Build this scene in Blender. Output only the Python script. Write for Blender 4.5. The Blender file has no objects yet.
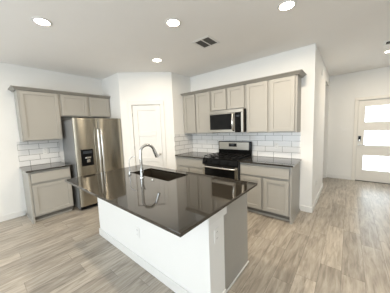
import bpy, bmesh, math, random
from mathutils import Vector, Matrix
random.seed(4)
S = bpy.context.scene
COL = S.collection
PI = math.pi

# ---------------------------------------------------------------- camera
cd = bpy.data.cameras.new('camera')
co = bpy.data.objects.new('camera', cd); COL.objects.link(co)
cd.sensor_width = 36; cd.lens = 185.17 / 390 * 36; cd.clip_start = .02; cd.clip_end = 200
F = Vector((0.76366003, 0.63814081, -0.09797792))
R = Vector((0.63800843, -0.76915006, -0.03678892))
U = Vector((0.09883623, 0.03441651, 0.99450837))
m = Matrix(((R.x, U.x, -F.x), (R.y, U.y, -F.y), (R.z, U.z, -F.z))).to_4x4()
m.translation = Vector((-3.56806, -4.64127, 1.50769))
co.matrix_world = m
S.camera = co

# ---------------------------------------------------------------- world, daylight, exposure
WORLD_COL = (.85, .935, 1.0); WORLD_STR = 6.3
LAMP_COL = (1.0, .865, .68); LAMP_STR = 30.0; LAMP_W = 24.0
HALL_LAMP_STR = 30.0; HALL_W = 19.0
w = bpy.data.worlds.new('world'); S.world = w; w.use_nodes = True
bg = w.node_tree.nodes['Background']
bg.inputs['Color'].default_value = (*WORLD_COL, 1); bg.inputs['Strength'].default_value = WORLD_STR
S.view_settings.view_transform = 'Standard'; S.view_settings.look = 'None'
S.view_settings.gamma = 1; S.view_settings.use_curve_mapping = False
S.view_settings.exposure = 0.05

def portal(loc, rot, sx, sy):
    l = bpy.data.lights.new('window_portal', 'AREA'); l.shape = 'RECTANGLE'; l.size = sx; l.size_y = sy
    l.cycles.is_portal = True
    o = bpy.data.objects.new('window_portal', l); o.location = loc; o.rotation_euler = rot; COL.objects.link(o)
WIN_X = -6.2                                  # unseen living-area windows, added left of and behind the viewpoint to light the room
WINS = [(-3.1, -.7), (-6.2, -3.7), (-8.6, -6.9)]
WZ = (.5, 2.35)
for a, b in WINS:
    portal((WIN_X - .05, (a + b) / 2, sum(WZ) / 2), (0, -PI / 2, 0), WZ[1] - WZ[0], b - a)

# ---------------------------------------------------------------- materials
def lin(c): return tuple(((v / 255) / 12.92 if v / 255 <= .04045 else ((v / 255 + .055) / 1.055) ** 2.4) for v in c)
def newmat(name):
    mt = bpy.data.materials.new(name); mt.use_nodes = True
    return mt, mt.node_tree, mt.node_tree.nodes['Principled BSDF']
def mat(name, col, rough=.5, metal=0, spec=.5, var=.03, scale=6, bump=0, bscale=200, aniso=0, coat=0, emit=None, estr=0):
    mt, nt, b = newmat(name); N = nt.nodes; L = nt.links
    tc = N.new('ShaderNodeTexCoord'); nz = N.new('ShaderNodeTexNoise'); nz.inputs['Scale'].default_value = scale; nz.inputs['Detail'].default_value = 3
    L.new(tc.outputs['Object'], nz.inputs['Vector'])
    mx = N.new('ShaderNodeMix'); mx.data_type = 'RGBA'
    mx.inputs[6].default_value = (*[c * (1 - var) for c in col], 1); mx.inputs[7].default_value = (*[min(1, c * (1 + var)) for c in col], 1)
    L.new(nz.outputs['Fac'], mx.inputs[0]); L.new(mx.outputs[2], b.inputs['Base Color'])
    b.inputs['Roughness'].default_value = rough; b.inputs['Metallic'].default_value = metal
    b.inputs['Specular IOR Level'].default_value = spec
    if aniso: b.inputs['Anisotropic'].default_value = aniso
    if coat: b.inputs['Coat Weight'].default_value = coat
    if bump:
        n2 = N.new('ShaderNodeTexNoise'); n2.inputs['Scale'].default_value = bscale
        L.new(tc.outputs['Object'], n2.inputs['Vector'])
        bp = N.new('ShaderNodeBump'); bp.inputs['Strength'].default_value = bump; bp.inputs['Distance'].default_value = .002
        L.new(n2.outputs['Fac'], bp.inputs['Height']); L.new(bp.outputs['Normal'], b.inputs['Normal'])
    if emit:
        b.inputs['Emission Color'].default_value = (*emit, 1); b.inputs['Emission Strength'].default_value = estr
    return mt
M = {}
M['wall'] = mat('wall_paint', (.82, .81, .78), .75, var=.01, bump=.15, bscale=160)
M['ceiling'] = mat('ceiling_paint', (.89, .87, .84), .9, var=.01, bump=.2, bscale=120)
M['trim'] = mat('white_trim_paint', (.77, .76, .73), .4, var=.01)
M['cab'] = mat('greige_cabinet_paint', (.375, .358, .322), .42, var=.02)
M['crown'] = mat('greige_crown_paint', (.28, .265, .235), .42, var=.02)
M['toe'] = mat('toe_kick_shaded', (.17, .16, .14), .6, var=.03)  # shade of the toe-kick recess, put into a darker colour
M['steel'] = mat('brushed_stainless', (.43, .40, .335), .23, metal=1, var=.03, scale=3, aniso=.85)
M['steel'].node_tree.nodes['Principled BSDF'].inputs['Anisotropic Rotation'].default_value = .25
M['satin_steel'] = mat('satin_stainless', (.43, .405, .36), .33, metal=1, var=.03)
M['steel_light'] = mat('polished_stainless', (.80, .78, .74), .2, metal=1, var=.02)
M['chrome'] = mat('chrome', (.74, .74, .73), .1, metal=1, var=.01)
M['nickel'] = mat('satin_nickel', (.52, .50, .46), .3, metal=1, var=.02)
M['black'] = mat('black_enamel', (.006, .006, .006), .12, var=.1, spec=.15)
M['blackglass'] = mat('black_glass', (.006, .006, .006), .05, var=.05, spec=.16)
M['iron'] = mat('cast_iron', (.006, .006, .006), .45, spec=.15, var=.2, bump=.3)
M['case'] = mat('grey_painted_steel', (.20, .20, .195), .4)
M['darkgrey'] = mat('dark_grey_case', (.05, .05, .052), .45, var=.05)
M['sink'] = mat('dark_composite_sink', (.035, .028, .02), .35, var=.25, scale=60)
M['plastic'] = mat('white_plastic', (.82, .81, .78), .35, var=.01)
M['slot'] = mat('dark_slot', (.03, .03, .03), .6, var=.1)
M['doorpaint'] = mat('front_door_paint', (.80, .77, .71), .45, var=.01)
M['display'] = mat('display', (.01, .01, .01), .1, var=.1, emit=(.7, .85, 1), estr=.03)
M['ventgrey'] = mat('vent_shadow_grey', (.10, .095, .085), .7, var=.1)
M['whitemetal'] = mat('white_enamel_metal', (.78, .77, .74), .4, var=.02)

def counter_mat():
    mt, nt, b = newmat('dark_quartz'); N = nt.nodes; L = nt.links
    tc = N.new('ShaderNodeTexCoord')
    nz = N.new('ShaderNodeTexNoise'); nz.inputs['Scale'].default_value = 180; nz.inputs['Detail'].default_value = 4
    L.new(tc.outputs['Object'], nz.inputs['Vector'])
    cr = N.new('ShaderNodeValToRGB')
    cr.color_ramp.elements[0].position = .35; cr.color_ramp.elements[0].color = (.018, .015, .011, 1)
    cr.color_ramp.elements[1].position = .7; cr.color_ramp.elements[1].color = (.040, .034, .026, 1)
    L.new(nz.outputs['Fac'], cr.inputs[0]); L.new(cr.outputs[0], b.inputs['Base Color'])
    b.inputs['Roughness'].default_value = .045; b.inputs['Specular IOR Level'].default_value = .95
    return mt
M['counter'] = counter_mat()

def floor_mat():
    mt, nt, b = newmat('wood_look_planks'); N = nt.nodes; L = nt.links
    PW, PL = .178, .98
    def mth(op, a, b_=None):
        n = N.new('ShaderNodeMath'); n.operation = op
        for i, v in enumerate((a, b_)):
            if v is None: continue
            if isinstance(v, (int, float)): n.inputs[i].default_value = v
            else: L.new(v, n.inputs[i])
        return n.outputs[0]
    tc = N.new('ShaderNodeTexCoord'); sp = N.new('ShaderNodeSeparateXYZ'); L.new(tc.outputs['Object'], sp.inputs[0])
    ry = mth('DIVIDE', sp.outputs[1], PW); row = mth('FLOOR', ry); fy = mth('FRACT', ry)
    wn = N.new('ShaderNodeTexWhiteNoise'); wn.noise_dimensions = '1D'; L.new(row, wn.inputs['W'])
    rx = mth('ADD', mth('DIVIDE', sp.outputs[0], PL), mth('MULTIPLY', wn.outputs['Value'], 7.3)); cx = mth('FLOOR', rx); fx = mth('FRACT', rx)
    cb = N.new('ShaderNodeCombineXYZ'); L.new(row, cb.inputs[0]); L.new(cx, cb.inputs[1])
    w2 = N.new('ShaderNodeTexWhiteNoise'); w2.noise_dimensions = '2D'; L.new(cb.outputs[0], w2.inputs['Vector'])
    # grain: noise stretched along x, shifted per plank
    gv = N.new('ShaderNodeCombineXYZ')
    L.new(mth('ADD', mth('MULTIPLY', sp.outputs[0], 3.6), mth('MULTIPLY', w2.outputs['Value'], 40)), gv.inputs[0])
    L.new(mth('MULTIPLY', sp.outputs[1], 26), gv.inputs[1]); L.new(mth('MULTIPLY', w2.outputs['Value'], 17), gv.inputs[2])
    g = N.new('ShaderNodeTexNoise'); g.inputs['Scale'].default_value = 1.0; g.inputs['Detail'].default_value = 6; g.inputs['Roughness'].default_value = .6
    g.inputs['Distortion'].default_value = .6
    L.new(gv.outputs[0], g.inputs['Vector'])
    cr = N.new('ShaderNodeValToRGB'); e = cr.color_ramp.elements
    e[0].position = .30; e[0].color = (.225, .195, .160, 1); e[1].position = .72; e[1].color = (.49, .445, .385, 1)
    k = e.new(.52); k.color = (.375, .332, .278, 1)
    L.new(g.outputs['Fac'], cr.inputs[0])
    tone = mth('ADD', mth('MULTIPLY', w2.outputs['Value'], .36), .84)
    def edge(f, wd):
        return mth('MULTIPLY', mth('GREATER_THAN', f, wd), mth('LESS_THAN', f, 1 - wd))
    em = mth('MULTIPLY', edge(fy, .011), edge(fx, .0018))
    fac = mth('MULTIPLY', tone, mth('ADD', mth('MULTIPLY', em, .42), .58))
    vm = N.new('ShaderNodeVectorMath'); vm.operation = 'SCALE'; L.new(cr.outputs[0], vm.inputs[0]); L.new(fac, vm.inputs['Scale'])
    L.new(vm.outputs[0], b.inputs['Base Color'])
    b.inputs['Roughness'].default_value = .32; b.inputs['Specular IOR Level'].default_value = .4
    bp = N.new('ShaderNodeBump'); bp.inputs['Strength'].default_value = .12; bp.inputs['Distance'].default_value = .003
    L.new(mth('MULTIPLY', g.outputs['Fac'], em), bp.inputs['Height']); L.new(bp.outputs['Normal'], b.inputs['Normal'])
    return mt
M['floor'] = floor_mat()

def tile_mat(name='white_subway_tile'):
    mt, nt, b = newmat(name); N = nt.nodes; L = nt.links
    tc = N.new('ShaderNodeTexCoord'); sp = N.new('ShaderNodeSeparateXYZ'); L.new(tc.outputs['Object'], sp.inputs[0])
    cb = N.new('ShaderNodeCombineXYZ'); L.new(sp.outputs[0], cb.inputs[0]); L.new(sp.outputs[2], cb.inputs[1])
    br = N.new('ShaderNodeTexBrick'); br.offset = .5; br.inputs['Scale'].default_value = 1
    br.inputs['Brick Width'].default_value = .305; br.inputs['Row Height'].default_value = .1025
    br.inputs['Mortar Size'].default_value = .0035; br.inputs['Mortar Smooth'].default_value = .1
    br.inputs['Color1'].default_value = (.80, .79, .77, 1); br.inputs['Color2'].default_value = (.74, .735, .72, 1)
    br.inputs['Mortar'].default_value = (.22, .215, .20, 1)
    L.new(cb.outputs[0], br.inputs['Vector']); L.new(br.outputs['Color'], b.inputs['Base Color'])
    b.inputs['Roughness'].default_value = .16
    bp = N.new('ShaderNodeBump'); bp.inputs['Strength'].default_value = .4; bp.inputs['Distance'].default_value = .002; bp.invert = True
    L.new(br.outputs['Fac'], bp.inputs['Height']); L.new(bp.outputs['Normal'], b.inputs['Normal'])
    return mt
M['tile'] = tile_mat()

def glass_mat():
    mt = bpy.data.materials.new('frosted_glass'); mt.use_nodes = True; nt = mt.node_tree; N = nt.nodes; L = nt.links
    N.remove(N['Principled BSDF']); out = N['Material Output']
    t = N.new('ShaderNodeBsdfTransparent'); t.inputs[0].default_value = (.96, .98, .98, 1)
    g = N.new('ShaderNodeBsdfGlossy'); g.inputs['Roughness'].default_value = .05
    mx = N.new('ShaderNodeMixShader'); mx.inputs[0].default_value = .06
    L.new(t.outputs[0], mx.inputs[1]); L.new(g.outputs[0], mx.inputs[2]); L.new(mx.outputs[0], out.inputs['Surface'])
    return mt
M['glass'] = glass_mat()
def emit_mat(name, col, st):
    mt = bpy.data.materials.new(name); mt.use_nodes = True; nt = mt.node_tree; N = nt.nodes
    N.remove(N['Principled BSDF']); e = N.new('ShaderNodeEmission'); e.inputs[0].default_value = (*col, 1); e.inputs[1].default_value = st
    nt.links.new(e.outputs[0], N['Material Output'].inputs['Surface']); return mt
M['lamp'] = emit_mat('downlight_lens', LAMP_COL, LAMP_STR)
M['halllamp'] = emit_mat('hall_downlight_lens', LAMP_COL, HALL_LAMP_STR)

# ---------------------------------------------------------------- mesh helpers
def bx(bm, x0, x1, y0, y1, z0, z1, bev=0, seg=1):
    x0, x1 = sorted((x0, x1)); y0, y1 = sorted((y0, y1)); z0, z1 = sorted((z0, z1))
    r = bmesh.ops.create_cube(bm, size=1, matrix=Matrix.Translation(((x0 + x1) / 2, (y0 + y1) / 2, (z0 + z1) / 2)) @ Matrix.Diagonal((x1 - x0, y1 - y0, z1 - z0, 1)))
    if bev:
        es = set(e for v in r['verts'] for e in v.link_edges)
        bmesh.ops.bevel(bm, geom=list(es), offset=bev, segments=seg, affect='EDGES', profile=.5)
def box(*a, **k):
    bm = bmesh.new(); bx(bm, *a, **k); return bm
def cyl(bm, c, axis, r0, r1, h, n=32):
    """cylinder / cone from point c along axis, length h"""
    ax = Vector(axis).normalized()
    q = Vector((0, 0, 1)).rotation_difference(ax).to_matrix().to_4x4()
    bmesh.ops.create_cone(bm, cap_ends=True, segments=n, radius1=r0, radius2=r1, depth=h, matrix=Matrix.Translation(Vector(c) + ax * h / 2) @ q)
def tube(bm, pts, r, n=16, radii=None):
    pts = [Vector(p) for p in pts]; rings = []
    up = None
    for i, p in enumerate(pts):
        d = (pts[min(i + 1, len(pts) - 1)] - pts[max(i - 1, 0)]).normalized()
        if up is None:
            up = d.orthogonal().normalized()
        else:
            up = (up - d * up.dot(d)).normalized()
        s = d.cross(up); rr = radii[i] if radii else r
        rings.append([bm.verts.new(p + (up * math.cos(a) + s * math.sin(a)) * rr) for a in (2 * PI * k / n for k in range(n))])
    for a, b in zip(rings, rings[1:]):
        for k in range(n): bm.faces.new((a[k], a[(k + 1) % n], b[(k + 1) % n], b[k]))
    bm.faces.new(rings[0][::-1]); bm.faces.new(rings[-1])
def prism(bm, pts, axis, a, b):
    """extrude a closed 2D profile along x ('x') or z ('z')"""
    f = (lambda p, t: (t, p[0], p[1])) if axis == 'x' else (lambda p, t: (p[0], p[1], t))
    A = [bm.verts.new(f(p, a)) for p in pts]; B = [bm.verts.new(f(p, b)) for p in pts]; n = len(pts)
    for k in range(n): bm.faces.new((A[k], A[(k + 1) % n], B[(k + 1) % n], B[k]))
    bm.faces.new(A[::-1]); bm.faces.new(B)
def obj(name, bm, mt, parent=None, smooth=False, loc=None, rotz=0, mt2=None):
    bmesh.ops.recalc_face_normals(bm, faces=bm.faces)
    me = bpy.data.meshes.new(name); bm.to_mesh(me); bm.free()
    me.materials.append(M[mt] if isinstance(mt, str) else mt)
    if smooth:
        for p in me.polygons: p.use_smooth = True
        try: me.set_sharp_from_angle(angle=math.radians(35))
        except Exception: pass
    o = bpy.data.objects.new(name, me); COL.objects.link(o)
    if parent: o.parent = parent
    if loc: o.location = loc
    o.rotation_euler.z = rotz
    return o
def thing(name, label, cat, loc=(0, 0, 0), rotz=0, group=None):
    o = bpy.data.objects.new(name, None); COL.objects.link(o); o.empty_display_size = .1
    o.location = loc; o.rotation_euler = (0, 0, rotz); o['label'] = label; o['category'] = cat
    if group: o['group'] = group
    return o
def tag(o, label, cat, group=None):
    o['label'] = label; o['category'] = cat
    if group: o['group'] = group
    return o
def struct(name, bm, mt, loc=None, rotz=0):
    o = obj(name, bm, mt, loc=loc, rotz=rotz); o['kind'] = 'structure'; return o
def sthing(name, loc, rotz=0):
    o = bpy.data.objects.new(name, None); COL.objects.link(o); o.location = loc; o.rotation_euler = (0, 0, rotz); o['kind'] = 'structure'; return o

# ---------------------------------------------------------------- the room
H = 2.757; X1, R1, R2, Y2 = -1.4316, .7721, .6323, -1.5856; L = 4.19; DX = 2.707; SY = -9.0
YD0, YD1 = -5.715, -4.80      # front door opening
T = .12
struct('floor', box(WIN_X - T, DX + T, SY - T, T, -.1, 0), 'floor')
struct('ceiling', box(WIN_X - T, DX + T, SY - T, T, H, H + .1), 'ceiling')
struct('wall_back', box(WIN_X - T, T, 0, T, 0, H), 'wall')
struct('wall_right', box(0, T, -L, 0, 0, H), 'wall')
bm = bmesh.new()                                       # wall running back to the entry, with an opening into the hall
OX = 1.66; OZ = 2.49; OX2 = 2.58
bx(bm, T, OX, -L, -L + T, 0, H); bx(bm, OX, OX2, -L, -L + T, OZ, H); bx(bm, OX2, DX, -L, -L + T, 0, H)
struct('wall_hall', bm, 'wall')
bm = bmesh.new(); bx(bm, OX - T, OX, -L + T, -2.6, 0, H); bx(bm, OX - T, DX + T, -2.6, -2.6 + T, 0, H)
struct('wall_corridor', bm, 'wall')
bm = bmesh.new()
bx(bm, DX, DX + T, YD1, -2.6, 0, H); bx(bm, DX, DX + T, SY, YD0, 0, H); bx(bm, DX, DX + T, YD0, YD1, 2.045, H)
struct('wall_entry', bm, 'wall')
struct('wall_front', box(WIN_X, DX, SY - T, SY, 0, H), 'wall')
bm = bmesh.new(); ys = [0] + [v for a, b in sorted(WINS, reverse=True) for v in (b, a)] + [SY]
for i in range(0, len(ys), 2): bx(bm, WIN_X - T, WIN_X, ys[i + 1], ys[i], 0, H)
for a, b in WINS: bx(bm, WIN_X - T, WIN_X, a, b, 0, WZ[0]); bx(bm, WIN_X - T, WIN_X, a, b, WZ[1], H)
struct('wall_left', bm, 'wall')
for i, (a, b) in enumerate(WINS):
    wn = sthing('window_%d' % (i + 1), (WIN_X - .06, (a + b) / 2, WZ[0])); hw = (b - a) / 2; hh = WZ[1] - WZ[0]
    bm = bmesh.new()
    bx(bm, -.04, .04, -hw, -hw + .05, 0, hh); bx(bm, -.04, .04, hw - .05, hw, 0, hh); bx(bm, -.04, .04, -hw + .05, hw - .05, 0, .05); bx(bm, -.04, .04, -hw + .05, hw - .05, hh - .05, hh)
    bx(bm, -.03, .03, -.025, .025, .05, hh - .05)
    obj('window_frame', bm, 'trim', wn)
# corner pantry: two returns and a diagonal face with a door opening
struct('wall_pantry_left', box(X1, X1 + .1, -R1 + .04, 0, 0, H), 'wall')
struct('wall_pantry_right', box(-R2 + .04, 0, Y2, Y2 + .1, 0, H), 'wall')
DL = math.hypot(-R2 - X1, Y2 + R1); DA = math.atan2(Y2 + R1, -R2 - X1)
PS0, PS1, PZ = .245, .857, 2.06
bm = bmesh.new()
prism(bm, [(0, 0), (PS0, 0), (PS0, .11), (.05, .11), (-.0285, .0285)], 'z', 0, H)
prism(bm, [(PS1, 0), (DL, 0), (DL + .0285, .0285), (DL - .05, .11), (PS1, .11)], 'z', 0, H)
bx(bm, PS0, PS1, 0, .11, PZ, H)
struct('wall_pantry', bm, 'wall', (X1, -R1, 0), DA)

def casing(x0, x1, z1, wd=.085, th=.016):
    bm = bmesh.new()
    bx(bm, x0 - wd, x0 - .004, -th, 0, 0, z1 + .004, bev=.003); bx(bm, x1 + .004, x1 + wd, -th, 0, 0, z1 + .004, bev=.003)
    bx(bm, x0 - wd, x1 + wd, -th - .002, 0, z1 + .004, z1 + wd, bev=.003)
    return bm
dt = sthing('door_1', (X1, -R1, 0), DA)
dx0, dx1 = PS0 + .004, PS1 - .004
bm = bmesh.new(); st = .105
Y0, Y1 = .012, .047
bx(bm, dx0, dx0 + st, Y0, Y1, .008, PZ - .004, bev=.003); bx(bm, dx1 - st, dx1, Y0, Y1, .008, PZ - .004, bev=.003)
for z0, z1 in ((.008, .23), (.79, .89), (1.37, 1.47), (1.94, PZ - .004)): bx(bm, dx0 + st, dx1 - st, Y0, Y1, z0, z1, bev=.003)
bx(bm, dx0 + st - .01, dx1 - st + .01, Y0 + .014, Y1 - .008, .2, 1.95)
obj('door_leaf', bm, 'trim', dt)
obj('casing', casing(PS0, PS1, PZ), 'trim', dt)
for z in (.3, 1.12, 1.85):
    bm = bmesh.new(); cyl(bm, (PS0 - .001, .006, z - .04), (0, 0, 1), .007, .007, .08, 12); obj('hinge', bm, 'nickel', dt, True)
bm = bmesh.new(); kx = PS1 - .065
cyl(bm, (kx, Y0, .95), (0, -1, 0), .030, .030, .008); cyl(bm, (kx, Y0 - .006, .95), (0, -1, 0), .011, .011, .03)
bmesh.ops.create_uvsphere(bm, u_segments=20, v_segments=12, radius=.027, matrix=Matrix.Translation((kx, Y0 - .05, .95)) @ Matrix.Diagonal((1, .75, 1, 1)))
obj('door_knob', bm, 'nickel', dt, True)

# front door, seen down the entry: local x runs toward the viewer's right (world -y), front faces world -x
ft = sthing('door_2', (DX, YD1, 0), -PI / 2)
W = YD1 - YD0; zt = 2.035
LX0, LX1 = .115, .70
lites = [(1.49, 1.905), (.905, 1.305), (.275, .685)]
bm = bmesh.new(); a0, a1 = .005, W - .005
bx(bm, a0, LX0, .03, .075, .012, zt, bev=.002); bx(bm, LX1, a1, .03, .075, .012, zt, bev=.002)
zs = [.012, .275, .685, .905, 1.305, 1.49, 1.905, zt]
for i in range(0, 8, 2): bx(bm, LX0, LX1, .03, .075, zs[i], zs[i + 1])
obj('door_leaf', bm, 'doorpaint', ft)
for z0, z1 in lites:
    fr = bmesh.new(); q = .018
    bx(fr, LX0, LX0 + q, .024, .08, z0, z1); bx(fr, LX1 - q, LX1, .024, .08, z0, z1); bx(fr, LX0 + q, LX1 - q, .024, .08, z0, z0 + q); bx(fr, LX0 + q, LX1 - q, .024, .08, z1 - q, z1)
    lf = obj('lite_frame', fr, 'doorpaint', ft)
    obj('pane', box(LX0 + q, LX1 - q, .05, .056, z0 + q, z1 - q), 'glass', lf)
obj('casing', casing(0, W, 2.045, wd=.075), 'doorpaint', ft)
bm = bmesh.new(); bx(bm, 0, .022, .08, .115, 0, 2.045); bx(bm, W - .022, W, .08, .115, 0, 2.045); bx(bm, .022, W - .022, .08, .115, 2.02, 2.045)
obj('door_jamb', bm, 'doorpaint', ft)
obj('threshold', box(.0, W, .0, .11, 0.001, .011), 'darkgrey', ft)
bm = bmesh.new(); bx(bm, .02, .075, .008, .03, 1.03, 1.16, bev=.006, seg=2); k = obj('keypad_lock', bm, 'darkgrey', ft)
bm = bmesh.new(); bx(bm, .027, .068, .005, .0085, 1.085, 1.15, bev=.002); obj('keypad', bm, 'blackglass', k)
bm = bmesh.new(); cyl(bm, (.0475, .009, 1.055), (0, -1, 0), .016, .016, .01, 20); obj('thumb_turn', bm, 'steel_light', k, True)
bm = bmesh.new(); cyl(bm, (.048, .03, .935), (0, -1, 0), .028, .028, .012, 24); cyl(bm, (.048, .02, .935), (0, -1, 0), .010, .010, .04, 16)
bx(bm, .04, .155, -.028, -.014, .926, .944, bev=.004, seg=2); obj('door_lever', bm, 'nickel', ft, True)

# baseboards
def bb(name, x0, x1, y0, y1, h=.10):
    struct(name, box(x0, x1, y0, y1, 0, h, bev=.004), 'trim')
bb('baseboard_back', WIN_X, -3.065, -.016, 0)
bb('baseboard_hall', -.0, OX, -L - .016, -L)
bb('baseboard_right', -.016, 0, -L - .016, -4.03)
bb('baseboard_entry', DX - .016, DX, YD1 + .08, -L)
bb('baseboard_jamb', OX2 - .014, OX2, -L, -L + T)
bb('baseboard_entry_front', DX - .016, DX, SY, YD0 - .08)
bb('baseboard_front', WIN_X, DX - .016, SY, SY + .016)
bb('baseboard_left', WIN_X, WIN_X + .016, SY + .016, -.016)
bm = bmesh.new(); bx(bm, .0, PS0 - .09, -.014, 0, 0, .10, bev=.004); bx(bm, PS1 + .09, DL - .02, -.014, 0, 0, .10, bev=.004)
struct('baseboard_pantry', bm, 'trim', (X1, -R1, 0), DA)
struct('baseboard_corridor', box(OX, OX + .016, -L + T, -2.6, 0, .10, bev=.004), 'trim')

# backsplash tiles (local x along the wall, local -y out of the wall)
C = .914; CT = .024; B = 1.385
def splash(x0, x1, z0, z1, loc, rot, label):
    o = obj('backsplash', box(x0, x1, -.009, -.0005, z0, z1), 'tile', loc=loc, rotz=rot); tag(o, label, 'backsplash')
splash(0, .635, 0, B - C - .003, (-3.06, 0, C + .001), 0, 'white subway tile backsplash on the wall left of the refrigerator')
splash(.009, 2.425, 0, B - C - .003, (0, Y2, C + .001), -PI / 2, 'long white subway tile backsplash behind the range')
splash(0, R2 - .0, 0, B - C - .003, (-R2, Y2, C + .001), 0, 'short tiled side return between pantry corner and the range wall')

# ---------------------------------------------------------------- cabinets (local: back at y=0, front toward -y)
def shaker(x0, x1, z0, z1, yf, st=.057, th=.02, rec=.012):
    bm = bmesh.new(); b = .0015
    bx(bm, x0, x0 + st, yf, yf + th, z0, z1, bev=b); bx(bm, x1 - st, x1, yf, yf + th, z0, z1, bev=b)
    bx(bm, x0 + st, x1 - st, yf, yf + th, z0, z0 + st, bev=b); bx(bm, x0 + st, x1 - st, yf, yf + th, z1 - st, z1, bev=b)
    bx(bm, x0 + st - .004, x1 - st + .004, yf + rec, yf + th, z0 + st - .004, z1 - st + .004)
    return bm
def slab(x0, x1, z0, z1, yf, th=.02): return box(x0, x1, yf, yf + th, z0, z1, bev=.002)
def upper(x0, x1, z0, z1, doors, loc, rot, label, dep=.31, dz=.018):
    t = thing('wall_cabinet', label, 'cabinet', (loc[0], loc[1], z0), rot, None)
    h = z1 - z0
    obj('cabinet_body', box(x0, x1, -dep + .009, -.001, 0, h, bev=.001), 'cab', t)
    for a, b in doors: obj('door', shaker(a, b, dz, h - .012, -dep - .021), 'cab', t)
    return t
def base(x0, x1, doors, drawers, loc, rot, label, dep=.598, end=None):
    t = thing('base_cabinet', label, 'cabinet', loc, rot)
    obj('cabinet_body', box(x0, x1, -dep + .009, -.001, .10, C - CT - .001, bev=.001), 'cab', t)
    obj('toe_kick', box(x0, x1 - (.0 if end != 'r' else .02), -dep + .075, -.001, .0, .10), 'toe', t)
    obj('toe_molding', box(x0 + .002, x1 - .022, -dep + .060, -dep + .0745, 0, .03, bev=.003), 'cab', t)
    if end: # finished end panel reaching the floor
        e0, e1 = (x1 - .02, x1 + .004) if end == 'r' else (x0 - .004, x0 + .02)
        obj('end_panel', box(e0, e1, -dep - .001, -.001, 0.0, C - CT - .001, bev=.001), 'cab', t)
        s0, s1 = (x1 + .004, x1 + .018) if end == 'r' else (x0 - .018, x0 - .004)
        obj('shoe_molding', box(s0, s1, -dep + .0, -.001, 0, .028, bev=.004), 'cab', t)
    for a, b in doors: obj('door', shaker(a, b, .125, .655, -dep - .021), 'cab', t)
    for a, b in drawers: obj('drawer', slab(a, b, .69, .85, -dep - .021), 'cab', t)
    return t
UT = 2.268
def crown(x0, x1, loc, rot, label, ends):
    """profiled crown run; ends = (left returned?, right returned?)"""
    prof = [(-.305, 0), (-.336, .0), (-.341, .010), (-.352, .018), (-.372, .034), (-.382, .036), (-.382, .044), (-.30, .044), (-.30, 0)]
    bm = bmesh.new(); eL, eR = ends
    def pt(p, x, s): return (x + s * (-p[0] - .31), p[0], p[1])
    A = [bm.verts.new(pt(p, x0, -1 if eL else 0)) for p in prof]; Bv = [bm.verts.new(pt(p, x1, 1 if eR else 0)) for p in prof]; n = len(prof)
    for k in range(n): bm.faces.new((A[k], A[(k + 1) % n], Bv[(k + 1) % n], Bv[k]))
    for ring, x, s, e in ((A, x0, -1, eL), (Bv, x1, 1, eR)):
        if e:
            Cc = [bm.verts.new((x + s * (-p[0] - .31), -.002, p[1])) for p in prof]
            for k in range(n): bm.faces.new((ring[k], ring[(k + 1) % n], Cc[(k + 1) % n], Cc[k]))
            bm.faces.new(Cc)
        else: bm.faces.new(ring)
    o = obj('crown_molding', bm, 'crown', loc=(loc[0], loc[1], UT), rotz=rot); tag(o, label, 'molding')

# left wall run
XA = -3.04; XU = -3.014
upper(XU, -2.425, B, UT, [(XU + .02, -2.445)], (0, 0), 0, 'large single-door greige wall cabinet above the tiled counter left of the refrigerator')
upper(-2.423, X1 - .003, 1.835, UT, [(-2.398, -1.93), (-1.885, X1 - .028)], (0, 0), 0, 'short two-door greige wall cabinet directly above the refrigerator')
crown(XU, X1 - .003, (0, 0), 0, 'greige crown molding along the cabinets above the refrigerator', (True, False))
base(XA, -2.44, [(XA + .03, -2.455)], [(XA + .03, -2.455)], (0, 0, 0), 0, 'greige base cabinet with one drawer and door left of the refrigerator', end='l')
def countertop(x0, x1, loc, rot, label):
    o = obj('countertop', box(x0, x1, -.645, -.001, -CT, 0, bev=.003, seg=2), 'counter', loc=(loc[0], loc[1], C), rotz=rot); tag(o, label, 'countertop')
countertop(XA - .03, -2.415, (0, 0), 0, 'small dark quartz countertop on the base cabinet left of the refrigerator')

# range wall run (local x = distance from the pantry return)
RW = (0, Y2); RR = -PI / 2
yy = lambda y: Y2 - y                                  # world y -> local x
upper(.003, yy(-2.405), B, UT, [(yy(-1.65), yy(-1.972)), (yy(-2.012), yy(-2.38))], RW, RR, 'tall two-door greige wall cabinet between the pantry and the microwave')
upper(yy(-2.407), yy(-3.163), 1.838, UT, [(yy(-2.435), yy(-2.762)), (yy(-2.805), yy(-3.14))], RW, RR, 'short two-door greige wall cabinet directly above the microwave')
upper(yy(-3.165), yy(-4.005), B, UT, [(yy(-3.19), yy(-3.562)), (yy(-3.605), yy(-3.975))], RW, RR, 'tall two-door greige wall cabinet right of the microwave')
crown(.003, yy(-4.005), RW, RR, 'greige crown molding along the cabinets over the range wall', (False, True))
base(.003, yy(-2.405), [(yy(-1.66), yy(-1.965)), (yy(-2.0), yy(-2.385))], [(yy(-1.66), yy(-2.385))], (0, Y2, 0), RR, 'greige base cabinet with wide drawer front between pantry and range')
base(yy(-3.172), yy(-4.005), [(yy(-3.195), yy(-3.56)), (yy(-3.597), yy(-3.975))], [(yy(-3.195), yy(-3.975))], (0, Y2, 0), RR, 'greige base cabinet with wide drawer front right of the range', end='r')
countertop(.003, yy(-2.408), RW, RR, 'dark quartz countertop between the pantry corner and the range')
countertop(yy(-3.17), yy(-4.03), RW, RR, 'dark quartz countertop right of the range')

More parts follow.
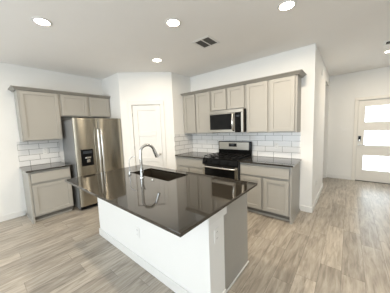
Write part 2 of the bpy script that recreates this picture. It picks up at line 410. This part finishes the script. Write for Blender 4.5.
# ---------------------------------------------------------------- refrigerator
fx0, fx1 = -2.372, -1.438; FW = fx1 - fx0
t = thing('refrigerator', 'stainless steel side-by-side refrigerator with black water dispenser', 'refrigerator', (fx0, -.048, 0))
obj('cabinet_case', box(0, FW, -.655, 0, .03, 1.755, bev=.004), 'case', t)
obj('base_grille', box(.01, FW - .01, -.69, -.655, .02, .075, bev=.003), 'black', t)
split = .432
def curved_door(x0, x1, z0, z1, yb=-.662, yf=-.715, bulge=.016, n=14):
    bm = bmesh.new(); pts = [(x1, yb), (x0, yb)]
    for i in range(n + 1):
        s = i / n; u = 2 * s - 1
        edge = .012 * (abs(u) ** 8)
        pts.append((x0 + (x1 - x0) * s, yf - bulge * (1 - u * u) ** .8 + edge))
    prism(bm, pts, 'z', z0, z1); return bm
def fridge_door(x0, x1): return obj('door', curved_door(x0, x1, .085, 1.778), 'steel', t, True)
ld = fridge_door(.003, split - .004); rd = fridge_door(split + .004, FW - .003)
for d, hx in ((ld, split - .031), (rd, split + .031)):
    bm = bmesh.new(); pts = [(hx, -.722, 1.57), (hx, -.760, 1.555), (hx, -.778, 1.51)] + [(hx, -.778 - .006 * math.sin(PI * i / 8), 1.51 - 1.03 * i / 8) for i in range(1, 8)] + [(hx, -.778, .48), (hx, -.760, .435), (hx, -.722, .42)]
    tube(bm, pts, .016, 14); obj('handle', bm, 'steel_light', d, True)
# dispenser on the left door
dp = obj('dispenser', box(.080, .296, -.736, -.715, .865, 1.185, bev=.004, seg=2), 'blackglass', t)
bm = bmesh.new(); bx(bm, .108, .288, -.739, -.735, .885, 1.06, bev=.003); obj('dispenser_recess', bm, 'black', dp)
bm = bmesh.new(); bx(bm, .150, .246, -.745, -.738, 1.005, 1.035, bev=.003); obj('ice_chute', bm, 'steel_light', dp)
bm = bmesh.new(); bx(bm, .168, .228, -.748, -.738, .93, .985, bev=.004, seg=2); obj('paddle', bm, 'steel_light', dp)
obj('control_display', box(.12, .276, -.7375, -.7355, 1.10, 1.15, bev=.0008), 'display', dp)
for hx in (.05, FW - .05): obj('hinge_cover', box(hx - .035, hx + .035, -.70, -.60, 1.755, 1.782, bev=.005, seg=2), 'darkgrey', t)

# ---------------------------------------------------------------- range
RY = yy(-2.412); RWd = .752
t = thing('gas_range', 'freestanding stainless and black gas range with oven', 'range', (0, Y2 - RY, 0), RR)
obj('range_body', box(0, RWd, -.64, -.03, .02, .905, bev=.003), 'darkgrey', t)
obj('cooktop', box(-.002, RWd + .002, -.665, -.09, .905, .922, bev=.005, seg=2), 'black', t)
bm = bmesh.new(); bx(bm, 0, RWd, -.085, -.025, .905, 1.205, bev=.012, seg=3); bg_ = obj('backguard', bm, 'black', t, True)
bm = bmesh.new(); bx(bm, .028, RWd - .04, -.096, -.084, 1.035, 1.19, bev=.002); obj('backguard_panel', bm, 'satin_steel', bg_)
bm = bmesh.new(); bx(bm, .265, .45, -.1, -.095, 1.095, 1.165, bev=.002); dsp = obj('clock_panel', bm, 'blackglass', bg_)
bm = bmesh.new(); bx(bm, .32, .39, -.1015, -.0998, 1.125, 1.15); obj('clock_display', bm, 'display', bg_)
# sloped control panel with knobs
bm = bmesh.new(); prism(bm, [(-.665, .905), (-.64, .905), (-.64, .80), (-.69, .80), (-.69, .83)], 'x', 0.0, RWd); cp = obj('control_panel', bm, 'black', t)
for kx in (.08, .19, RWd / 2, RWd - .19, RWd - .08):
    bm = bmesh.new(); n = Vector((0, -.95, .32)); cyl(bm, (kx, -.676, .862), n, .024, .021, .028, 20)
    k = obj('knob', bm, 'black', cp, True)
    bm = bmesh.new(); cyl(bm, (kx, -.672, .861), n, .028, .028, .006, 20); obj('knob_ring', bm, 'steel', k, True)
# oven door
bm = bmesh.new(); bx(bm, 0.0, RWd, -.685, -.645, .225, .795, bev=.004); od = obj('oven_door', bm, 'steel', t)
bm = bmesh.new(); bx(bm, .05, RWd - .05, -.690, -.684, .30, .79, bev=.002); obj('oven_window', bm, 'blackglass', od)
bm = bmesh.new(); hz = .765; tube(bm, [(.03, -.69, hz), (.035, -.722, hz), (.06, -.735, hz)] + [(.06 + (RWd - .12) * i / 8, -.735 - .008 * math.sin(PI * i / 8), hz) for i in range(1, 8)] + [(RWd - .06, -.735, hz), (RWd - .035, -.722, hz), (RWd - .03, -.69, hz)], .015, 12)
obj('handle', bm, 'steel_light', od, True)
dr = obj('storage_drawer', box(0, RWd, -.68, -.645, .05, .215, bev=.004), 'steel', t)
obj('kickplate', box(.02, RWd - .02, -.62, -.60, 0, .05), 'black', t)
# burners and grates
for gx0, gx1 in ((.02, .255), (.262, .49), (.497, RWd - .02)):
    bm = bmesh.new(); z = .955; y0, y1 = -.645, -.115; r = .006
    def bar(a, b): tube(bm, [a, b], r, 6)
    bar((gx0, y0, z), (gx1, y0, z)); bar((gx0, y1, z), (gx1, y1, z)); bar((gx0, y0, z), (gx0, y1, z)); bar((gx1, y0, z), (gx1, y1, z))
    bar((gx0, (y0 + y1) / 2, z), (gx1, (y0 + y1) / 2, z)); mx = (gx0 + gx1) / 2; bar((mx, y0, z), (mx, y1, z))
    for yc in (y0 * .75 + y1 * .25, y0 * .25 + y1 * .75): bar((gx0, yc, z), (gx1, yc, z))
    for px in (gx0, gx1):
        for py in (y0, y1): bar((px, py, .921), (px, py, z))
    obj('grate', bm, 'iron', t, True)
for px, py, r in ((.137, -.52, .045), (.137, -.24, .038), (.376, -.38, .05), (.615, -.52, .05), (.615, -.24, .035)):
    bm = bmesh.new(); cyl(bm, (px, py, .921), (0, 0, 1), r, r, .010, 24); cyl(bm, (px, py, .931), (0, 0, 1), r * .72, r * .66, .009, 24)
    obj('burner', bm, 'iron', t, True)

# ---------------------------------------------------------------- microwave
t = thing('microwave', 'stainless over-the-range microwave mounted above the gas range', 'microwave', (0, Y2 - RY, 1.405), RR)
MH = .43; MW = .752
obj('microwave_case', box(0, MW, -.385, -.012, 0, MH, bev=.003), 'black', t)
obj('top_grille', box(.0, MW, -.425, -.386, MH - .062, MH, bev=.003), 'satin_steel', t)
md = obj('door', box(0, .585, -.425, -.386, 0.0, MH - .064, bev=.003), 'satin_steel', t)
bm = bmesh.new(); bx(bm, .028, .52, -.429, -.424, .055, MH - .075, bev=.003); obj('door_window', bm, 'blackglass', md)
bm = bmesh.new(); hx = .562
tube(bm, [(hx, -.425, .035), (hx, -.445, .045)] + [(hx, -.45 - .03 * math.sin(PI * i / 8), .05 + .29 * i / 8) for i in range(9)] + [(hx, -.445, .345), (hx, -.425, .355)], .018, 14)
obj('handle', bm, 'steel_light', md, True)
cpn = obj('control_panel', box(.588, .708, -.425, -.386, 0.0, MH - .064, bev=.003), 'blackglass', t)
obj('display', box(.61, .685, -.4265, -.4248, .285, .32), 'display', cpn)
for i in range(4):
    for j in range(3): obj('button', box(.612 + j * .026, .630 + j * .026, -.4262, -.4248, .06 + i * .045, .078 + i * .045), 'black', cpn)
obj('side_trim', box(.710, MW, -.425, -.386, 0.0, MH - .064, bev=.003), 'satin_steel', t)
bm = bmesh.new()
for i in range(8): bx(bm, .15 + .06 * i, .19 + .06 * i, -.30, -.12, -.006, .001)
obj('filter_vents', bm, 'darkgrey', t)

# ---------------------------------------------------------------- island
IX0, IX1, IY0, IY1 = -2.866, -1.712, -3.922, -1.858
bx0, bx1, by0, by1 = -2.497, -1.742, -3.85, -1.872; px1 = -2.278
t = thing('kitchen_island', 'kitchen island with white paneled seating side and grey end panel', 'kitchen island', (bx0, by0, 0))
lx = lambda x: x - bx0; ly = lambda y: y - by0; D = ly(by1); ZT = C - CT - .001
obj('knee_wall', box(0, lx(px1), 0, D, 0, ZT, bev=.001), 'wall', t)
bm = bmesh.new(); bx(bm, -.012, lx(px1) + .035, -.012, .0, .775, ZT, bev=.003); bx(bm, lx(px1), lx(px1) + .035, 0, .03, .775, ZT, bev=.003)
obj('cap_trim', bm, 'trim', t)
bm = bmesh.new(); bx(bm, -.014, 0, -.014, D + .014, 0, .10, bev=.004); bx(bm, 0, lx(px1), D, D + .014, 0, .10, bev=.004); bx(bm, 0, lx(px1) + .0, -.014, 0, 0, .10, bev=.004)
obj('base_molding', bm, 'trim', t)
X2 = lx(bx1)
obj('end_panel', box(lx(px1) + .001, X2, .03, .05, 0, ZT), 'cab', t); obj('end_panel', box(lx(px1) + .001, X2, D - .05, D - .03, 0, ZT), 'cab', t)
bm = bmesh.new(); bx(bm, X2 - .02, X2, .05, D - .05, .10, ZT); bx(bm, X2 - .09, X2 - .07, .05, D - .05, 0, .10); bx(bm, lx(px1) + .001, X2 - .02, .05, D - .05, .10, .118)
obj('cabinet_body', bm, 'cab', t)
bm = bmesh.new(); bx(bm, lx(px1), X2 + .012, .018, .03, 0, .018, bev=.004); obj('shoe_molding', bm, 'trim', t)
nd = 4; wd_ = (D - .10) / nd
for i in range(nd):
    o = obj('door', shaker(.02, wd_ - .02, .125, .655, 0), 'cab', t, loc=(X2 + .021, .05 + wd_ * i, 0), rotz=PI / 2)
    o = obj('drawer', slab(.02, wd_ - .02, .69, .85, 0), 'cab', t, loc=(X2 + .021, .05 + wd_ * i, 0), rotz=PI / 2)
# worktop with a cut-out for the sink
HX0, HX1, HY0, HY1 = -2.18, -1.83, -3.065, -2.27
def slab_hole(x0, x1, y0, y1, z0, z1, hx0, hx1, hy0, hy1):
    bm = bmesh.new(); V = {}
    for zi, z in enumerate((z0, z1)):
        for n, (x, y) in {'a': (x0, y0), 'b': (x1, y0), 'c': (x1, y1), 'd': (x0, y1), 'e': (hx0, hy0), 'f': (hx1, hy0), 'g': (hx1, hy1), 'h': (hx0, hy1)}.items(): V[n, zi] = bm.verts.new((x, y, z))
    for zi in (0, 1):
        for q in ('abfe', 'bcgf', 'cdhg', 'daeh'): bm.faces.new([V[c, zi] for c in q])
    for ring in ('abcd', 'efgh'):
        for k in range(4): bm.faces.new((V[ring[k], 0], V[ring[(k + 1) % 4], 0], V[ring[(k + 1) % 4], 1], V[ring[k], 1]))
    return bm
o = obj('countertop', slab_hole(IX0, IX1, IY0, IY1, -CT, 0, HX0, HX1, HY0, HY1), 'counter', loc=(0, 0, C))
bv = o.modifiers.new('bevel', 'BEVEL'); bv.width = .002; bv.segments = 2; bv.limit_method = 'ANGLE'
tag(o, 'large dark quartz island countertop with a sink cut-out', 'countertop')
# sink
t = thing('sink', 'dark single-bowl undermount sink set in the island countertop', 'sink', ((HX0 + HX1) / 2, (HY0 + HY1) / 2, C - CT - .22))
hw, hl = (HX1 - HX0) / 2 + .004, (HY1 - HY0) / 2 + .004; th = .008; zz = .2185
bm = bmesh.new(); bx(bm, -hw - th, hw + th, -hl - th, hl + th, 0, th)
bx(bm, -hw - th, -hw, -hl - th, hl + th, th, zz); bx(bm, hw, hw + th, -hl - th, hl + th, th, zz)
bx(bm, -hw, hw, -hl - th, -hl, th, zz); bx(bm, -hw, hw, hl, hl + th, th, zz); obj('basin', bm, 'sink', t)
bm = bmesh.new(); cyl(bm, (0, 0, th), (0, 0, 1), .045, .042, .004, 28); cyl(bm, (0, 0, th + .004), (0, 0, 1), .02, .02, .004, 20); obj('drain', bm, 'nickel', t, True)

# faucet: tall gooseneck with pull-down head, handle on the side
fxp, fyp = -2.255, -2.66
t = thing('faucet', 'tall chrome gooseneck faucet with pull-down spray head behind the sink', 'faucet', (fxp, fyp, C), math.radians(-18))
bm = bmesh.new(); cyl(bm, (0, 0, .0005), (0, 0, 1), .029, .027, .012, 28); obj('base_plate', bm, 'chrome', t, True)
bm = bmesh.new(); cyl(bm, (0, 0, .012), (0, 0, 1), .0235, .022, .13, 28); obj('valve_body', bm, 'chrome', t, True)
bm = bmesh.new(); R_ = .088; zc_ = .318
pts = [(0, 0, .13), (0, 0, .2), (0, 0, .26)] + [(R_ - R_ * math.cos(a), 0, zc_ + R_ * math.sin(a)) for a in [math.radians(v) for v in range(0, 166, 11)]]
tube(bm, pts, .0165, 18); obj('spout', bm, 'chrome', t, True)
e = Vector(pts[-1]); d = (Vector(pts[-1]) - Vector(pts[-2])).normalized()
bm = bmesh.new(); tube(bm, [e - d * .005, e + d * .02, e + d * .07, e + d * .105, e + d * .11], 0, 20, radii=[.018, .019, .0215, .0225, .019]); obj('spray_head', bm, 'chrome', t, True)
bm = bmesh.new(); tube(bm, [(0, -.02, .085), (0, -.045, .085)], .014, 16); tube(bm, [(0, -.038, .085), (.0, -.06, .10), (.0, -.105, .125)], 0, 12, radii=[.009, .007, .006]); obj('handle', bm, 'chrome', t, True)
# slim drinking-water tap
t = thing('water_tap', 'slim curved drinking-water tap standing left of the tall faucet', 'faucet', (-2.225, -2.33, C), math.radians(-50))
bm = bmesh.new(); cyl(bm, (0, 0, .0005), (0, 0, 1), .019, .016, .03, 24); obj('base', bm, 'chrome', t, True)
bm = bmesh.new(); r = .068; pts = [(0, 0, .03), (0, 0, .09), (0, 0, .155)] + [(r - r * math.cos(a), 0, .17 + r * math.sin(a)) for a in [math.radians(v) for v in range(0, 113, 14)]]
tube(bm, pts, .0055, 12); obj('spout', bm, 'chrome', t, True)
bm = bmesh.new(); tube(bm, [(0, -.012, .022), (0, -.045, .026)], .005, 10); obj('lever', bm, 'black', t, True)
bm = bmesh.new(); cyl(bm, (0, 0, .0005), (0, 0, 1), .019, .018, .008, 24); cyl(bm, (0, 0, .0085), (0, 0, 1), .013, .012, .006, 20)
tag(obj('push_button', bm, 'nickel', smooth=True, loc=(-2.247, -2.865, C)), 'small round metal push button on the island worktop beside the faucet', 'button')

# ---------------------------------------------------------------- plates, outlets, switches
def outlet(name, loc, rot, label, kind='outlet', w=.07, h=.115, mt='plastic'):
    t = thing(name, label, 'outlet' if kind == 'outlet' else 'switch', loc, rot)
    obj('cover_plate', box(-w / 2, w / 2, -.006, 0, -h / 2, h / 2, bev=.0025, seg=2), mt, t)
    if kind == 'outlet':
        for s in (-1, 1):
            r = obj('receptacle', box(-.017, .017, -.008, -.005, s * .026 - .019, s * .026 + .019, bev=.001), mt, t)
            bm = bmesh.new()
            for q in (-.007, .007): bx(bm, q - .0012, q + .0012, -.0085, -.0075, s * .026 - .003, s * .026 + .009)
            obj('slot', bm, 'slot', r)
    else:
        n = kind
        for i in range(n):
            cx_ = (i - (n - 1) / 2) * .046
            obj('rocker', box(cx_ - .016, cx_ + .016, -.010, -.005, -.033, .033, bev=.002), mt, t)
outlet('wall_outlet', (bx0 - .0005, -2.875, .385), -PI / 2, 'white outlet on the white seating side of the island')
outlet('wall_outlet', (-2.395, by0 - .0005, .65), 0, 'pale outlet on the narrow end post of the island')
outlet('wall_outlet', (-2.67, -.0095, 1.165), 0, 'white outlet in the tile left of the refrigerator')
outlet('wall_outlet', (-.0095, -3.62, 1.13), -PI / 2, 'white outlet in the tile right of the range')
outlet('wall_outlet', (.50, -L - .0005, .40), 0, 'low white outlet on the wall beside the entry passage')
outlet('light_switch', (.17, -L - .0005, 1.30), 0, 'white single switch near the wall corner past the range cabinets', 1)
outlet('light_switch', (DX - .0005, -4.52, 1.33), -PI / 2, 'double white switch plate beside the front door', 2, w=.125, h=.10)
tm = math.cos(DA), math.sin(DA); s = 1.045
outlet('light_switch', (X1 + tm[0] * s, -R1 + tm[1] * s, 1.33), DA, 'white switch on the diagonal wall right of the pantry door', 1)
bm = bmesh.new(); bx(bm, -.03, .03, -.014, 0, -.06, .06, bev=.004, seg=2)
cm = obj('door_chime', bm, 'plastic', loc=(.90, -L - .0005, 2.49)); tag(cm, 'small white door chime box high on the entry passage wall', 'chime')

# ---------------------------------------------------------------- ceiling fixtures
def downlight(x, y, label, m='lamp', k_=1.0):
    t = thing('recessed_light', label, 'ceiling light', (x, y, H - .001), 0, 'recessed ceiling lights')
    bm = bmesh.new(); n = 40; ro, ri = .092, .070
    prof = [(ro, 0), (ro, -.004), (ri + .004, -.009), (ri, -.006), (ri, 0)]
    rings = [[bm.verts.new((r * math.cos(2 * PI * k / n), r * math.sin(2 * PI * k / n), z)) for k in range(n)] for r, z in prof]
    for i in range(len(rings)):
        a, b = rings[i], rings[(i + 1) % len(rings)]
        for k in range(n): bm.faces.new((a[k], a[(k + 1) % n], b[(k + 1) % n], b[k]))
    obj('trim_ring', bm, 'whitemetal', t, True)
    bm = bmesh.new(); bmesh.ops.create_circle(bm, cap_ends=True, segments=40, radius=.0695, matrix=Matrix.Translation((0, 0, -.004)))
    o = obj('lens', bm, m, t)
    if o.data.polygons[0].normal.z > 0: o.data.flip_normals()
    l = bpy.data.lights.new('lamp_light', 'AREA'); l.shape = 'DISK'; l.size = .135; l.spread = math.radians(178)
    l.energy = k_ * LAMP_W if m == 'lamp' else HALL_W; l.color = LAMP_COL
    lo = bpy.data.objects.new('lamp_light', l); COL.objects.link(lo); lo.parent = t; lo.location = (0, 0, -.012)
downlight(-2.94, -1.96, 'glowing recessed light over the left end of the island, nearest the refrigerator run')
downlight(-1.92, -3.00, 'glowing recessed light above the middle of the island')
downlight(-1.32, -4.09, 'glowing recessed light nearest the viewer, at the top right of the ceiling', k_=1.25)
downlight(-1.30, -1.93, 'glowing recessed light in front of the pantry', k_=.18)
downlight(1.36, -5.16, 'glowing recessed light in the entry passage ceiling', 'halllamp')
def vent(x, y, sx, sy, label, rot=0):
    t = thing('ceiling_vent', label, 'vent', (x, y, H - .0005), rot)
    bm = bmesh.new(); f = .032; z0, z1 = -.008, 0
    bx(bm, -sx / 2, -sx / 2 + f, -sy / 2, sy / 2, z0, z1, bev=.003); bx(bm, sx / 2 - f, sx / 2, -sy / 2, sy / 2, z0, z1, bev=.003)
    bx(bm, -sx / 2 + f, sx / 2 - f, -sy / 2, -sy / 2 + f, z0, z1, bev=.003); bx(bm, -sx / 2 + f, sx / 2 - f, sy / 2 - f, sy / 2, z0, z1, bev=.003)
    bx(bm, -sx / 2 + f, sx / 2 - f, -.008, .008, z0, z1)
    obj('frame', bm, 'whitemetal', t)
    obj('backing', box(-sx / 2 + f, sx / 2 - f, -sy / 2 + f, sy / 2 - f, -.0012, 0), 'ventgrey', t)
    n = 9; bm = bmesh.new()
    for i in range(n):
        c = -sx / 2 + f + (sx - 2 * f) * (i + .5) / n
        vs = [bm.verts.new(v) for v in ((c - .007, -sy / 2 + f, -.0025), (c + .003, -sy / 2 + f, -.007), (c + .003, sy / 2 - f, -.007), (c - .007, sy / 2 - f, -.0025))]
        vs2 = [bm.verts.new((v.co.x, v.co.y, v.co.z - .001)) for v in vs]
        bm.faces.new(vs); bm.faces.new(vs2[::-1])
        for k in range(4): bm.faces.new((vs[k], vs2[k], vs2[(k + 1) % 4], vs[(k + 1) % 4]))
    obj('louvers', bm, 'ventgrey', t)
vent(-1.235, -2.98, .30, .30, 'square louvered air vent in the kitchen ceiling')
vent(.81, -5.115, .20, .20, 'small dark vent in the entry ceiling beside its recessed light')
